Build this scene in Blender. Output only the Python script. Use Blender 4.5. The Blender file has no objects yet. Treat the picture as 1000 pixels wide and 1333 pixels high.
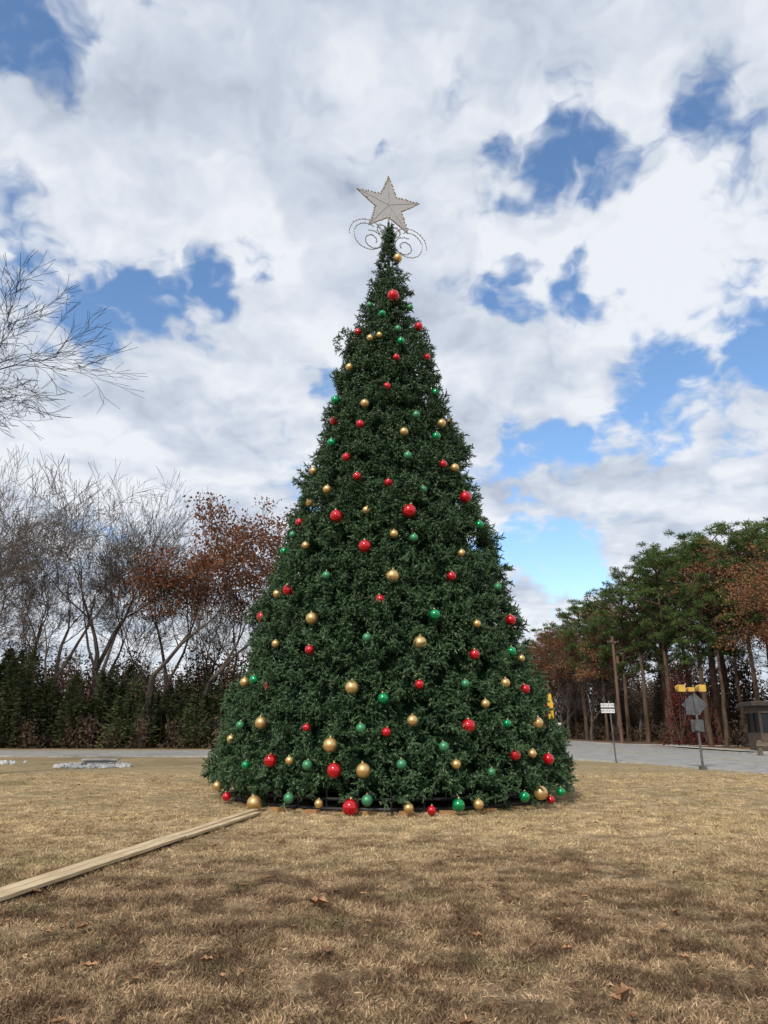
import bpy, math, random
import numpy as np
from mathutils import Vector, Quaternion, Matrix, Euler
from mathutils import noise as mn
random.seed(7); rng = np.random.default_rng(11)
scene = bpy.context.scene
R = math.radians
scene.view_settings.view_transform = 'Standard'
scene.view_settings.look = 'None'
scene.view_settings.exposure = 0

# ------------------------------------------------------------ camera
PITCH = R(16.8); EYE = Vector((0, 0, 1.6)); F = 925.0
cam = bpy.data.cameras.new("camera"); camo = bpy.data.objects.new("camera", cam)
scene.collection.objects.link(camo)
cam.sensor_fit = 'VERTICAL'; cam.sensor_height = 36; cam.sensor_width = 27
cam.lens = F / 1333 * 36; cam.clip_end = 3000; cam.clip_start = 0.05
camo.location = EYE; camo.rotation_euler = (math.pi / 2 + PITCH, 0, 0)
scene.camera = camo

def pixel_dir(u, v):
    """world direction of the camera ray through an image pixel"""
    a = (u - 500) / F; b = (666.5 - v) / F
    return Vector((a, math.cos(PITCH) - b * math.sin(PITCH), math.sin(PITCH) + b * math.cos(PITCH))).normalized()

# ------------------------------------------------------------ node helpers
def new_mat(name):
    m = bpy.data.materials.new(name); m.use_nodes = True
    nt = m.node_tree; b = nt.nodes["Principled BSDF"]
    return m, nt, b
def N(nt, t, **kw):
    n = nt.nodes.new(t)
    for k, v in kw.items(): setattr(n, k, v)
    return n
def math_n(nt, op, a, b=None, c=None, clamp=False):
    n = N(nt, 'ShaderNodeMath', operation=op); n.use_clamp = clamp
    for i, s in enumerate((a, b, c)):
        if s is None: continue
        if isinstance(s, (int, float)): n.inputs[i].default_value = s
        else: nt.links.new(s, n.inputs[i])
    return n.outputs[0]
def mix_c(nt, f, a, b, mode='MIX'):
    n = N(nt, 'ShaderNodeMix', data_type='RGBA', blend_type=mode)
    for idx, s in ((0, f), (6, a), (7, b)):
        if isinstance(s, (int, float)): n.inputs[idx].default_value = s
        elif isinstance(s, tuple): n.inputs[idx].default_value = (*s, 1)
        else: nt.links.new(s, n.inputs[idx])
    return n.outputs[2]
def maprange(nt, v, a, b, c=0.0, d=1.0, smooth=True):
    n = N(nt, 'ShaderNodeMapRange'); n.interpolation_type = 'SMOOTHSTEP' if smooth else 'LINEAR'
    nt.links.new(v, n.inputs[0])
    for i, x in zip((1, 2, 3, 4), (a, b, c, d)): n.inputs[i].default_value = x
    return n.outputs[0]
def noise(nt, vec, scale, detail=4, rough=0.5, out=0):
    n = N(nt, 'ShaderNodeTexNoise'); n.inputs['Scale'].default_value = scale
    n.inputs['Detail'].default_value = detail; n.inputs['Roughness'].default_value = rough
    if vec is not None: nt.links.new(vec, n.inputs['Vector'])
    return n.outputs[out]

def mat_var(name, c1, c2, scale=3.0, rough=0.7, metallic=0.0, bump=0.0, stretch=None, island=False, spec=0.3, transl=0.0):
    m, nt, b = new_mat(name)
    if island:
        g = N(nt, 'ShaderNodeNewGeometry'); pos = g.outputs['Position']
        f = math_n(nt, 'ADD', math_n(nt, 'MULTIPLY', g.outputs['Random Per Island'], 0.55),
                   math_n(nt, 'MULTIPLY', maprange(nt, noise(nt, pos, scale, 1), 0.35, 0.65), 0.45))
    else:
        tc = N(nt, 'ShaderNodeTexCoord'); pos = tc.outputs['Object']
        if stretch:
            mp = N(nt, 'ShaderNodeMapping'); mp.inputs['Scale'].default_value = stretch
            nt.links.new(pos, mp.inputs[0]); pos = mp.outputs[0]
        f = maprange(nt, noise(nt, pos, scale, 4, 0.6), 0.3, 0.7)
    col = mix_c(nt, f, c1, c2)
    nt.links.new(col, b.inputs['Base Color'])
    b.inputs['Roughness'].default_value = rough; b.inputs['Metallic'].default_value = metallic
    b.inputs['Specular IOR Level'].default_value = spec
    if bump:
        bp = N(nt, 'ShaderNodeBump'); bp.inputs['Strength'].default_value = bump; bp.inputs['Distance'].default_value = 0.02
        nt.links.new(f, bp.inputs['Height']); nt.links.new(bp.outputs[0], b.inputs['Normal'])
    if transl:
        t = N(nt, 'ShaderNodeBsdfTranslucent'); nt.links.new(col, t.inputs[0])
        mx = N(nt, 'ShaderNodeMixShader'); mx.inputs[0].default_value = transl
        nt.links.new(b.outputs[0], mx.inputs[1]); nt.links.new(t.outputs[0], mx.inputs[2])
        nt.links.new(mx.outputs[0], nt.nodes['Material Output'].inputs[0])
    return m

# ------------------------------------------------------------ sun + sky
SUN = Vector((-0.30, -0.72, 0.66)).normalized()
sl = bpy.data.lights.new("sun", 'SUN'); sl.energy = 3.1; sl.angle = R(4); sl.color = (1, 0.94, 0.85)
so = bpy.data.objects.new("sun", sl); scene.collection.objects.link(so)
so.rotation_euler = (-SUN).to_track_quat('-Z', 'Y').to_euler(); so.location = (-20, -20, 40)

w = bpy.data.worlds.new("World"); scene.world = w; w.use_nodes = True
nt = w.node_tree; bg = nt.nodes['Background']; wout = nt.nodes['World Output']
sky = N(nt, 'ShaderNodeTexSky', sky_type='NISHITA'); sky.sun_disc = False
sky.sun_elevation = math.asin(SUN.z); sky.sun_rotation = math.atan2(SUN.x, SUN.y)
sky.ozone_density = 1.8; sky.dust_density = 0.4
bg.inputs[1].default_value = 0.15
hsv = N(nt, 'ShaderNodeHueSaturation'); hsv.inputs['Saturation'].default_value = 1.10; hsv.inputs['Value'].default_value = 1.35
nt.links.new(sky.outputs[0], hsv.inputs['Color'])
nt.links.new(hsv.outputs[0], bg.inputs[0])
tc = N(nt, 'ShaderNodeTexCoord'); D = tc.outputs['Generated']
sep = N(nt, 'ShaderNodeSeparateXYZ'); nt.links.new(D, sep.inputs[0])
zc = math_n(nt, 'ADD', math_n(nt, 'MAXIMUM', sep.outputs[2], 0.0), 0.22)
comb = N(nt, 'ShaderNodeCombineXYZ')
nt.links.new(math_n(nt, 'DIVIDE', sep.outputs[0], zc), comb.inputs[0])
nt.links.new(math_n(nt, 'DIVIDE', sep.outputs[1], zc), comb.inputs[1])
comb.inputs[2].default_value = 3.7
P0 = comb.outputs[0]
def vadd(a, b):
    n = N(nt, 'ShaderNodeVectorMath', operation='ADD'); nt.links.new(a, n.inputs[0])
    if isinstance(b, tuple): n.inputs[1].default_value = b
    else: nt.links.new(b, n.inputs[1])
    return n.outputs[0]
wn = noise(nt, D, 8.0, 3, 0.65, out=1)
def warped(vec, amp):
    wv = N(nt, 'ShaderNodeVectorMath', operation='MULTIPLY_ADD'); nt.links.new(wn, wv.inputs[0])
    wv.inputs[1].default_value = (amp,) * 3; wv.inputs[2].default_value = (-amp / 2,) * 3
    return vadd(vec, wv.outputs[0])
P = warped(P0, 0.16)
off = (-0.04, 0.085, 0.015)
lo = noise(nt, P, 3.0, 4, 0.55); lob = noise(nt, vadd(P, off), 3.0, 3, 0.55)
hi = noise(nt, P, 16.0, 3, 0.6)
n2 = noise(nt, vadd(P0, (7.3, 1.1, 0)), 1.5, 1, 0.5)
DD = warped(D, 0.20)
gaps = [(15,45,90,.8),(70,0,55,.6),(0,235,65,.65),(30,310,60,.6),(245,5,45,.45),
        (215,388,65,.85),(285,380,55,.8),(355,345,50,.75),(125,430,55,.75),(255,440,40,.6),(430,500,42,.65),
        (655,165,50,.45),(722,190,62,.62),(785,215,50,.6),(925,205,85,.8),(985,240,60,.5),
        (670,368,48,.75),(755,368,50,.62),(590,100,35,.35),(490,190,30,.3),(955,375,60,.6),
        (985,450,75,.9),(900,505,85,1.0),(835,550,75,1.0),(760,590,65,.85),
        (690,600,55,.7),(665,685,70,1.0),(725,715,70,1.0),(620,620,45,.6),(775,655,50,.5)]
gs = None
for (u, v, r, a) in gaps:  # gap centres and radii are in image pixels
    dv = pixel_dir(u, v)
    n = N(nt, 'ShaderNodeVectorMath', operation='DISTANCE'); nt.links.new(DD, n.inputs[0]); n.inputs[1].default_value = dv
    g = maprange(nt, n.outputs['Value'], r * 1.5 / 1000, r * .15 / 1000, 0, a)
    gs = g if gs is None else math_n(nt, 'MAXIMUM', gs, g)
dens = math_n(nt, 'ADD', math_n(nt, 'MULTIPLY_ADD', lo, 1.25, 0.065), math_n(nt, 'MULTIPLY_ADD', hi, 0.50, -0.25))
dens = math_n(nt, 'SUBTRACT', dens, math_n(nt, 'MULTIPLY', gs, 0.46))
alpha = maprange(nt, dens, 0.28, 0.56)
relief = math_n(nt, 'MULTIPLY', math_n(nt, 'SUBTRACT', lo, lob), 2.6)
relief = math_n(nt, 'ADD', relief, math_n(nt, 'MULTIPLY_ADD', hi, .85, -.425))
sh = math_n(nt, 'ADD', math_n(nt, 'ADD', relief, 0.74), math_n(nt, 'MULTIPLY_ADD', n2, -1.2, .6))
sh = math_n(nt, 'SUBTRACT', sh, maprange(nt, dens, .62, .95, 0, .12), clamp=True)
ccol = N(nt, 'ShaderNodeValToRGB'); nt.links.new(sh, ccol.inputs[0])
e = ccol.color_ramp.elements
e[0].position = 0.0; e[0].color = (0.42, 0.47, 0.57, 1)
e[1].position = 1.0; e[1].color = (0.87, 0.90, 0.95, 1)
k = ccol.color_ramp.elements.new(0.5); k.color = (0.62, 0.68, 0.78, 1)
bgc = N(nt, 'ShaderNodeBackground'); nt.links.new(ccol.outputs[0], bgc.inputs[0]); bgc.inputs[1].default_value = 1.0
mx = N(nt, 'ShaderNodeMixShader')
nt.links.new(math_n(nt, 'MULTIPLY', alpha, 0.97), mx.inputs[0])
nt.links.new(bg.outputs[0], mx.inputs[1]); nt.links.new(bgc.outputs[0], mx.inputs[2])
nt.links.new(mx.outputs[0], wout.inputs[0])

# ------------------------------------------------------------ mesh builder
class MB:
    def __init__(s): s.v = []; s.f = []; s.m = []
    def tube(s, pts, rads, n=6, mat=0, cap=True):
        base = len(s.v); k = len(pts)
        prev = None
        for i in range(k):
            t = (pts[min(i + 1, k - 1)] - pts[max(i - 1, 0)])
            if t.length < 1e-9: t = Vector((0, 0, 1))
            t.normalize()
            if prev is None:
                a = t.orthogonal().normalized()
            else:
                a = prev - t * prev.dot(t)
                a = a.normalized() if a.length > 1e-6 else t.orthogonal().normalized()
            prev = a; b = t.cross(a)
            for j in range(n):
                an = 2 * math.pi * j / n
                s.v.append(pts[i] + (a * math.cos(an) + b * math.sin(an)) * rads[i])
        for i in range(k - 1):
            for j in range(n):
                j2 = (j + 1) % n
                s.f.append((base + i * n + j, base + i * n + j2, base + (i + 1) * n + j2, base + (i + 1) * n + j)); s.m.append(mat)
        if cap:
            s.f.append(tuple(base + j for j in range(n))[::-1]); s.m.append(mat)
            s.f.append(tuple(base + (k - 1) * n + j for j in range(n))); s.m.append(mat)
    def box(s, c, size, rz=0, mat=0, M=None):
        base = len(s.v); c = Vector(c); rot = M or Matrix.Rotation(rz, 3, 'Z')
        for x in (-.5, .5):
            for y in (-.5, .5):
                for z in (-.5, .5):
                    s.v.append(c + rot @ Vector((x * size[0], y * size[1], z * size[2])))
        for q in ((0, 1, 3, 2), (4, 6, 7, 5), (0, 4, 5, 1), (2, 3, 7, 6), (0, 2, 6, 4), (1, 5, 7, 3)):
            s.f.append(tuple(base + i for i in q)); s.m.append(mat)
    def sphere(s, c, r, nu=10, nv=7, mat=0, jit=0):
        base = len(s.v); c = Vector(c)
        for i in range(nv + 1):
            th = math.pi * i / nv
            for j in range(nu):
                ph = 2 * math.pi * j / nu
                rr = r * (1 + random.uniform(-jit, jit))
                s.v.append(c + Vector((math.sin(th) * math.cos(ph), math.sin(th) * math.sin(ph), math.cos(th))) * rr)
        for i in range(nv):
            for j in range(nu):
                j2 = (j + 1) % nu
                s.f.append((base + i * nu + j, base + (i + 1) * nu + j, base + (i + 1) * nu + j2, base + i * nu + j2)); s.m.append(mat)
    def leaves(s, C, size, aspect=0.5, mat=0, dirs=None):
        C = np.asarray(C, float); n = len(C)
        if n == 0: return
        d = rng.normal(size=(n, 3)) if dirs is None else np.asarray(dirs, float) + rng.normal(size=(n, 3)) * 0.25
        d /= np.linalg.norm(d, axis=1)[:, None]
        o = rng.normal(size=(n, 3)); o = np.cross(d, o); o /= np.linalg.norm(o, axis=1)[:, None]
        sz = (np.ones(n) * size * rng.uniform(0.6, 1.3, n))[:, None]
        a = C - d * sz * .5; b = C + o * sz * aspect * .5; c = C + d * sz * .5; e = C - o * sz * aspect * .5
        V = np.stack([a, b, c, e], 1).reshape(-1, 3)
        base = len(s.v); s.v.extend(map(tuple, V.tolist()))
        s.f.extend([(base + 4 * i, base + 4 * i + 1, base + 4 * i + 2, base + 4 * i + 3) for i in range(n)])
        s.m.extend([mat] * n)
    def mesh(s, name, mats, smooth=False):
        me = bpy.data.meshes.new(name); me.from_pydata([tuple(v) for v in s.v], [], s.f)
        for m in mats: me.materials.append(m)
        me.polygons.foreach_set('material_index', s.m)
        if smooth: me.polygons.foreach_set('use_smooth', [True] * len(me.polygons))
        me.update(); return me
def obj(name, me, loc=(0, 0, 0), rz=0, sc=1, parent=None, link=True):
    o = bpy.data.objects.new(name, me); o.location = loc; o.rotation_euler = (0, 0, rz)
    o.scale = (sc, sc, sc) if isinstance(sc, (int, float)) else sc
    if link: scene.collection.objects.link(o)
    if parent: o.parent = parent
    return o
def empty(name, loc=(0, 0, 0), rz=0):
    o = bpy.data.objects.new(name, None); o.location = loc; o.rotation_euler = (0, 0, rz); o.empty_display_size = 0.2
    scene.collection.objects.link(o); return o
def bevel(o, wd):
    m = o.modifiers.new("bevel", 'BEVEL'); m.width = wd; m.segments = 2; m.limit_method = 'ANGLE'
def scatter(name, pts, eul, scl, idx, coll, parent=None):
    me = bpy.data.meshes.new(name); me.from_pydata([tuple(p) for p in pts], [], [])
    a = me.attributes.new('rot', 'FLOAT_VECTOR', 'POINT'); a.data.foreach_set('vector', np.asarray(eul, np.float32).ravel())
    a = me.attributes.new('scl', 'FLOAT', 'POINT'); a.data.foreach_set('value', np.asarray(scl, np.float32))
    a = me.attributes.new('idx', 'INT', 'POINT'); a.data.foreach_set('value', np.asarray(idx, np.int32))
    o = obj(name, me, parent=parent)
    g = bpy.data.node_groups.new(name + "_nodes", 'GeometryNodeTree')
    g.interface.new_socket('Geometry', in_out='INPUT', socket_type='NodeSocketGeometry')
    g.interface.new_socket('Geometry', in_out='OUTPUT', socket_type='NodeSocketGeometry')
    gi = g.nodes.new('NodeGroupInput'); go = g.nodes.new('NodeGroupOutput')
    ip = g.nodes.new('GeometryNodeInstanceOnPoints'); ci = g.nodes.new('GeometryNodeCollectionInfo')
    ci.inputs['Collection'].default_value = coll
    ci.inputs['Separate Children'].default_value = True; ci.inputs['Reset Children'].default_value = True
    def attr(n, t):
        x = g.nodes.new('GeometryNodeInputNamedAttribute'); x.data_type = t; x.inputs['Name'].default_value = n
        return [q for q in x.outputs if q.enabled and q.name == 'Attribute'][0]
    er = g.nodes.new('FunctionNodeEulerToRotation')
    g.links.new(attr('rot', 'FLOAT_VECTOR'), er.inputs[0]); g.links.new(er.outputs[0], ip.inputs['Rotation'])
    g.links.new(attr('scl', 'FLOAT'), ip.inputs['Scale'])
    ip.inputs['Pick Instance'].default_value = True
    g.links.new(attr('idx', 'INT'), ip.inputs['Instance Index'])
    g.links.new(gi.outputs[0], ip.inputs['Points']); g.links.new(ci.outputs[0], ip.inputs['Instance'])
    g.links.new(ip.outputs[0], go.inputs[0])
    md = o.modifiers.new("scatter", 'NODES'); md.node_group = g
    return o

# ------------------------------------------------------------ ground
TX, TY = 0.14, 18.5
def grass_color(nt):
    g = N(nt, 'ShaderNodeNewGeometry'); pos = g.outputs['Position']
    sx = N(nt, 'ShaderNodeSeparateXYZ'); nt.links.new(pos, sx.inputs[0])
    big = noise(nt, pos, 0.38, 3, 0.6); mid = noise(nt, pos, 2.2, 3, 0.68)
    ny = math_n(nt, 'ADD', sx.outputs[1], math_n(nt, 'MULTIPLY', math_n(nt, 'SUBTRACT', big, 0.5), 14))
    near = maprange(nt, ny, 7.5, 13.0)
    shaded_thatch = mix_c(nt, maprange(nt, mid, 0.38, 0.62), (0.135, 0.084, 0.048), (0.36, 0.255, 0.150))  # brown thatch tone, with cloud shade over the foreground put into the colour
    shaded_thatch = mix_c(nt, math_n(nt, 'MULTIPLY', maprange(nt, noise(nt, pos, 1.0, 2, 0.6), 0.55, 0.68), 0.45), shaded_thatch, (0.115, 0.110, 0.050))
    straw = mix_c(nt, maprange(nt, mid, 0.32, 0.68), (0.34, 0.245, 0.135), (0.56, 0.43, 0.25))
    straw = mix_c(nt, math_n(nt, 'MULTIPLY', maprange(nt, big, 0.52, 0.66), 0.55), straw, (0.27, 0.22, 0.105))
    c = mix_c(nt, near, shaded_thatch, straw)
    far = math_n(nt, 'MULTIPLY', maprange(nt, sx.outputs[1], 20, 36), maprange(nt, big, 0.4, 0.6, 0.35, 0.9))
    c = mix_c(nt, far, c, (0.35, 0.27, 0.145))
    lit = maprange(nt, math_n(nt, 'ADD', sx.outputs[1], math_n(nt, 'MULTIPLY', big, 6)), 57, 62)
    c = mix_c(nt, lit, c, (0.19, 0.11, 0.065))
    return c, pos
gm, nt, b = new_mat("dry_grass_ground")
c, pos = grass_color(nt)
fine = noise(nt, pos, 38, 3, 0.75); fine2 = noise(nt, pos, 8, 3, 0.65)
f = maprange(nt, fine, 0.35, 0.65, 0.45, 1.15, False); f2 = maprange(nt, fine2, 0.35, 0.65, 0.7, 1.15, False)
ff = math_n(nt, 'MULTIPLY', f, f2)
cc = N(nt, 'ShaderNodeVectorMath', operation='SCALE'); nt.links.new(c, cc.inputs[0]); nt.links.new(ff, cc.inputs['Scale'])
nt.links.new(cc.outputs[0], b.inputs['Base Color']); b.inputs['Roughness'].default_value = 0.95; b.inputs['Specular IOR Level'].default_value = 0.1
bp = N(nt, 'ShaderNodeBump'); bp.inputs['Strength'].default_value = 0.7; bp.inputs['Distance'].default_value = 0.03
nt.links.new(fine, bp.inputs['Height']); nt.links.new(bp.outputs[0], b.inputs['Normal'])
mb = MB()
xs = [-900, -200, -60, -30, -15, 0, 15, 30, 60, 200, 900]; ys = [-300, -30, 0, 10, 20, 30, 60, 120, 300, 1200]
for y in ys:
    for x in xs: mb.v.append((x, y, 0))
for i in range(len(ys) - 1):
    for j in range(len(xs) - 1):
        a = i * len(xs) + j; mb.f.append((a, a + 1, a + 1 + len(xs), a + len(xs))); mb.m.append(0)
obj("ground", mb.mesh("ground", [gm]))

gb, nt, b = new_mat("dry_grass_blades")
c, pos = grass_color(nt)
oi = N(nt, 'ShaderNodeObjectInfo'); g = N(nt, 'ShaderNodeNewGeometry')
f = math_n(nt, 'POWER', g.outputs['Random Per Island'], 1.6)
f = maprange(nt, f, 0, 1, 0.65, 1.85, False)
f = math_n(nt, 'MULTIPLY', f, maprange(nt, oi.outputs['Random'], 0, 1, 0.8, 1.15, False))
cc = N(nt, 'ShaderNodeVectorMath', operation='SCALE'); nt.links.new(c, cc.inputs[0]); nt.links.new(f, cc.inputs['Scale'])
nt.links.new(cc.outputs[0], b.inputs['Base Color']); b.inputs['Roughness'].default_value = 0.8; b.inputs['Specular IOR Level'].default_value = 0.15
gc = bpy.data.collections.new("grass_tufts")
for k in range(6):
    mb = MB()
    for i in range(66 if k < 5 else 90):
        r = (0.21 if k < 5 else .07) * math.sqrt(random.random()); a = random.uniform(0, 6.28)
        p = Vector((r * math.cos(a), r * math.sin(a), 0.0))
        h = random.uniform(0.025, 0.060) * (1.5 if k == 5 else 1); tilt = random.uniform(0.4, 1.5) * (.6 if k == 5 else 1); az = random.uniform(0, 6.28)
        d = Vector((math.sin(tilt) * math.cos(az), math.sin(tilt) * math.sin(az), math.cos(tilt)))
        s = d.cross(Vector((random.random(), random.random(), 0.3))).normalized() * random.uniform(0.0020, 0.0042)
        m = p + d * h * .55; t = p + d * h + Vector((0, 0, -0.25 * h * random.random())); t.z = max(t.z, 0.004)
        q = len(mb.v); mb.v += [p - s, p + s, m + s * .8, m - s * .8, t]
        mb.f += [(q, q + 1, q + 2, q + 3), (q + 3, q + 2, q + 4)]; mb.m += [0, 0]
    gc.objects.link(obj("tuft_%d" % k, mb.mesh("tuft", [gb]), link=False))
pts = []
def putg(n, y0, y1):
    c = 0
    while c < n:
        y = random.uniform(y0, y1); x = random.uniform(-1, 1) * (0.62 * y + 1.5); c += 1
        if (x - TX) ** 2 + (y - TY) ** 2 < 3.4 ** 2: continue
        if mn.noise(Vector((x * 1.1, y * 1.1, 3))) < -.22 and random.random() < .65: continue
        pts.append((x, y, 0))
putg(5600, 3.6, 8); putg(7500, 8, 15); putg(5000, 15, 27)
n = len(pts)
scatter("grass", pts, [(random.uniform(-.1, .1), random.uniform(-.1, .1), random.uniform(0, 6.28)) for _ in range(n)],
        [random.uniform(0.65, 1.15) * (1 + max(0, p[1] - 12) * 0.02) for p in pts], [5 if random.random() < .05 else random.randrange(5) for _ in range(n)], gc)

lm = mat_var("fallen_leaf", (0.13, 0.06, 0.03), (0.42, 0.24, 0.12), 20, 0.8, island=True)
mb = MB()
def leaf(x, y, s):
    az = random.uniform(0, 6.28); q = len(mb.v)
    prof = [(0, 0), (.25, .32), (.45, .22), (.62, .42), (.78, .2), (1, 0), (.78, -.22), (.6, -.4), (.45, -.2), (.22, -.33)]
    curl = random.uniform(0.3, 0.9)
    for (a, b_) in prof:
        lx, ly = (a - .5) * s, b_ * s * .9
        z = 0.045 + curl * (abs(b_) * s) + curl * s * .6 * (a - .5) ** 2
        mb.v.append((x + lx * math.cos(az) - ly * math.sin(az), y + lx * math.sin(az) + ly * math.cos(az), z))
    mb.v.append((x, y, 0.04))
    for i in range(10): mb.f.append((q + i, q + (i + 1) % 10, q + 10)); mb.m.append(0)
for (x, y, s) in [(-2.43, 6.45, .14), (-.6, 7.25, .20), (1.45, 4.95, .16), (2.25, 6.45, .14), (-.42, 5.85, .13), (2.6, 8.6, .15), (-2.0, 5.5, .12), (-3.1, 5.4, .12), (2.9, 5.9, .12), (-2.5, 10.3, .15)]:
    leaf(x, y, s)
for _ in range(520):
    y = random.uniform(4, 34) ; leaf(random.uniform(-1, 1) * (0.62 * y + 1), y, random.uniform(.04, .10))
obj("fallen_leaves", mb.mesh("fallen_leaves", [lm]))

# ------------------------------------------------------------ road
asph = mat_var("road_asphalt", (0.22, 0.21, 0.20), (0.32, 0.31, 0.29), 1.2, 0.9, spec=0.2)
conc = mat_var("concrete", (0.33, 0.31, 0.28), (0.46, 0.44, 0.40), 3, 0.9)
paint = mat_var("road_paint", (0.6, 0.6, 0.58), (0.78, 0.78, 0.75), 8, 0.8)
ypaint = mat_var("road_paint_yellow", (0.45, 0.30, 0.05), (0.6, 0.42, 0.08), 8, 0.8)
def sheet(name, poly, z, mat, parent=None):
    me = bpy.data.meshes.new(name); me.from_pydata([(x, y, z) for x, y in poly], [], [tuple(range(len(poly)))]); me.materials.append(mat)
    if me.polygons[0].normal.z < 0: me.flip_normals()
    return obj(name, me, parent=parent)
near = [(-140, 44), (-60, 42.5), (-21, 41.3), (-8, 41), (4, 40.2), (9, 38.3), (11.7, 33.5), (13.3, 26.5), (16, 20), (22, 12), (34, 2)]
far = [(60, 10), (40, 24), (27, 35), (21.8, 42), (21, 52), (22, 62), (20.5, 84), (19.5, 130), (10, 130), (9, 84), (6, 60), (-4, 53.5), (-20, 52), (-60, 53), (-140, 55)]
road = empty("road")
sheet("carriageway", near + far, 0.008, asph, road)
def ribbon(name, path, wd, z0, z1, mat, off=0.0, parent=None):
    mb = MB(); L = []
    for i, p in enumerate(path):
        a = Vector(path[max(i - 1, 0)]); c_ = Vector(path[min(i + 1, len(path) - 1)]); t = (c_ - a).normalized(); nn = Vector((-t.y, t.x))
        p = Vector(p); l = p + nn * (off - wd / 2); r = p + nn * (off + wd / 2)
        mb.v += [(l.x, l.y, z0), (l.x, l.y, z1), (r.x, r.y, z1), (r.x, r.y, z0)]
    for i in range(len(path) - 1):
        q = 4 * i
        for j in range(3): mb.f.append((q + j, q + j + 1, q + 5 + j, q + 4 + j)); mb.m.append(0)
    return obj(name, mb.mesh(name, [mat]), parent=parent)
ribbon("kerb_near", near, 0.18, 0.0, 0.07, conc, -0.1, road)
ribbon("kerb_far", far[:8], 0.18, 0.0, 0.12, conc, -0.1, road)
ribbon("edge_line", near, 0.12, 0.012, 0.0125, paint, 0.5, road)
ribbon("centre_line", [(-140, 49.5), (-60, 47.5), (-21, 46.6), (-5, 46.5)], 0.12, 0.012, 0.0125, ypaint, 0, road)
ribbon("centre_line_east", [(16, 60), (16, 48), (17.5, 38), (20.5, 28), (28, 16)], 0.12, 0.012, 0.0125, ypaint, 0, road)
sheet("sidewalk", [(23.2, 42.3), (60, 20), (60, 23), (24.5, 45), (24.3, 62), (22.8, 62)], 0.10, conc)
ribbon("lawn_path", [(20.8, 72), (27, 66), (40, 58)], 1.6, 0.0, 0.03, conc)

# drain with riprap
stone = mat_var("riprap_stone", (0.33, 0.33, 0.33), (0.60, 0.60, 0.58), 2, 0.9, island=True)
dark = mat_var("dark_void", (0.01, 0.01, 0.01), (0.02, 0.02, 0.02), 2, 0.9)
dr = empty("storm_drain", (-12.0, 31.2, 0))
mb = MB()
mb.box((0.1, 0.35, 0.12), (1.35, 0.16, 0.24)); mb.box((-0.5, 0, 0.09), (0.14, 0.54, 0.18)); mb.box((0.7, 0, 0.09), (0.14, 0.54, 0.18))
mb.box((0.1, 0.0, 0.03), (1.05, 0.53, 0.05), mat=1); mb.box((0.1, 0.42, 0.27), (1.5, 0.5, 0.06))
o = obj("concrete_inlet", mb.mesh("inlet", [conc, dark]), parent=dr); bevel(o, 0.01)
mb = MB()
for _ in range(330):
    a = random.uniform(0, 6.28); r = random.uniform(0.55, 1.0)
    x = 1.5 * r * math.cos(a); y = 1.1 * r * math.sin(a) - .1
    if abs(x - .1) < .75 and abs(y - .15) < .5: continue
    mb.sphere((x, y, random.uniform(0.0, .07)), random.uniform(.05, .12), 6, 4, jit=.22)
obj("riprap", mb.mesh("riprap", [stone]), parent=dr)
mb = MB()
for _ in range(90):
    mb.sphere((random.gauss(-17.5, .5), random.gauss(33.5, .4), 0.03), random.uniform(.05, .13), 6, 4, jit=.22)
obj("rock_pile", mb.mesh("rock_pile", [stone]))

# ------------------------------------------------------------ lumber on the grass
wood = mat_var("pine_lumber", (0.42, 0.30, 0.17), (0.62, 0.49, 0.31), 4, 0.7, stretch=(3, 0.5, 3), bump=.2)
wp = empty("wooden_plank")
A = Vector((-4.35, 3.6, 0)); B = Vector((-3.02, 11.3, 0)); C = Vector((-2.42, 14.75, 0))
def plank(name, a, b, wd, th, z, off=0):
    d = (b - a); L = d.length; me = MB(); me.box((0, 0, 0), (wd, L, th))
    nn = Vector((d.y, -d.x, 0)).normalized() * off
    o = obj(name, me.mesh(name, [wood]), (a + b) / 2 + nn + Vector((0, 0, z)), math.atan2(-d.x, d.y), parent=wp); bevel(o, 0.004); return o
plank("board_front", A, B, 0.14, 0.045, 0.062, -0.075); plank("board_front_side", A + Vector((0, .05, 0)), B, 0.14, 0.040, 0.062, 0.072)
plank("board_back", B + Vector((.004, .02, 0)), C, 0.14, 0.045, 0.06, -0.06); plank("board_back_side", B + Vector((0, .03, 0)), C - Vector((.03, .4, 0)), 0.14, 0.04, 0.055, 0.087)
plank("sleeper", A + Vector((0, 0.1, 0)), C - Vector((.05, .2, 0)), 0.08, 0.038, 0.019, 0.0)

# ------------------------------------------------------------ christmas tree
H = 16.35
def Rt(z): return max(0.02, 4.36 * (H - z) / (H - 0.4)) if z > 0.4 else 4.36
green, nt, b = new_mat("artificial_fir")
g = N(nt, 'ShaderNodeNewGeometry'); oi = N(nt, 'ShaderNodeObjectInfo')
f = math_n(nt, 'ADD', math_n(nt, 'MULTIPLY', g.outputs['Random Per Island'], .5), math_n(nt, 'MULTIPLY', oi.outputs['Random'], .5))
tcx = N(nt, 'ShaderNodeTexCoord'); sx = N(nt, 'ShaderNodeSeparateXYZ'); nt.links.new(tcx.outputs['Object'], sx.inputs[0])
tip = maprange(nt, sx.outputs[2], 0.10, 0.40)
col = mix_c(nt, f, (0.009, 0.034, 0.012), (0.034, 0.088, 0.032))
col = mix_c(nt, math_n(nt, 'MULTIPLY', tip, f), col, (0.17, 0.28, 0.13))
nt.links.new(col, b.inputs['Base Color']); b.inputs['Roughness'].default_value = .45; b.inputs['Specular IOR Level'].default_value = .40
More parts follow.
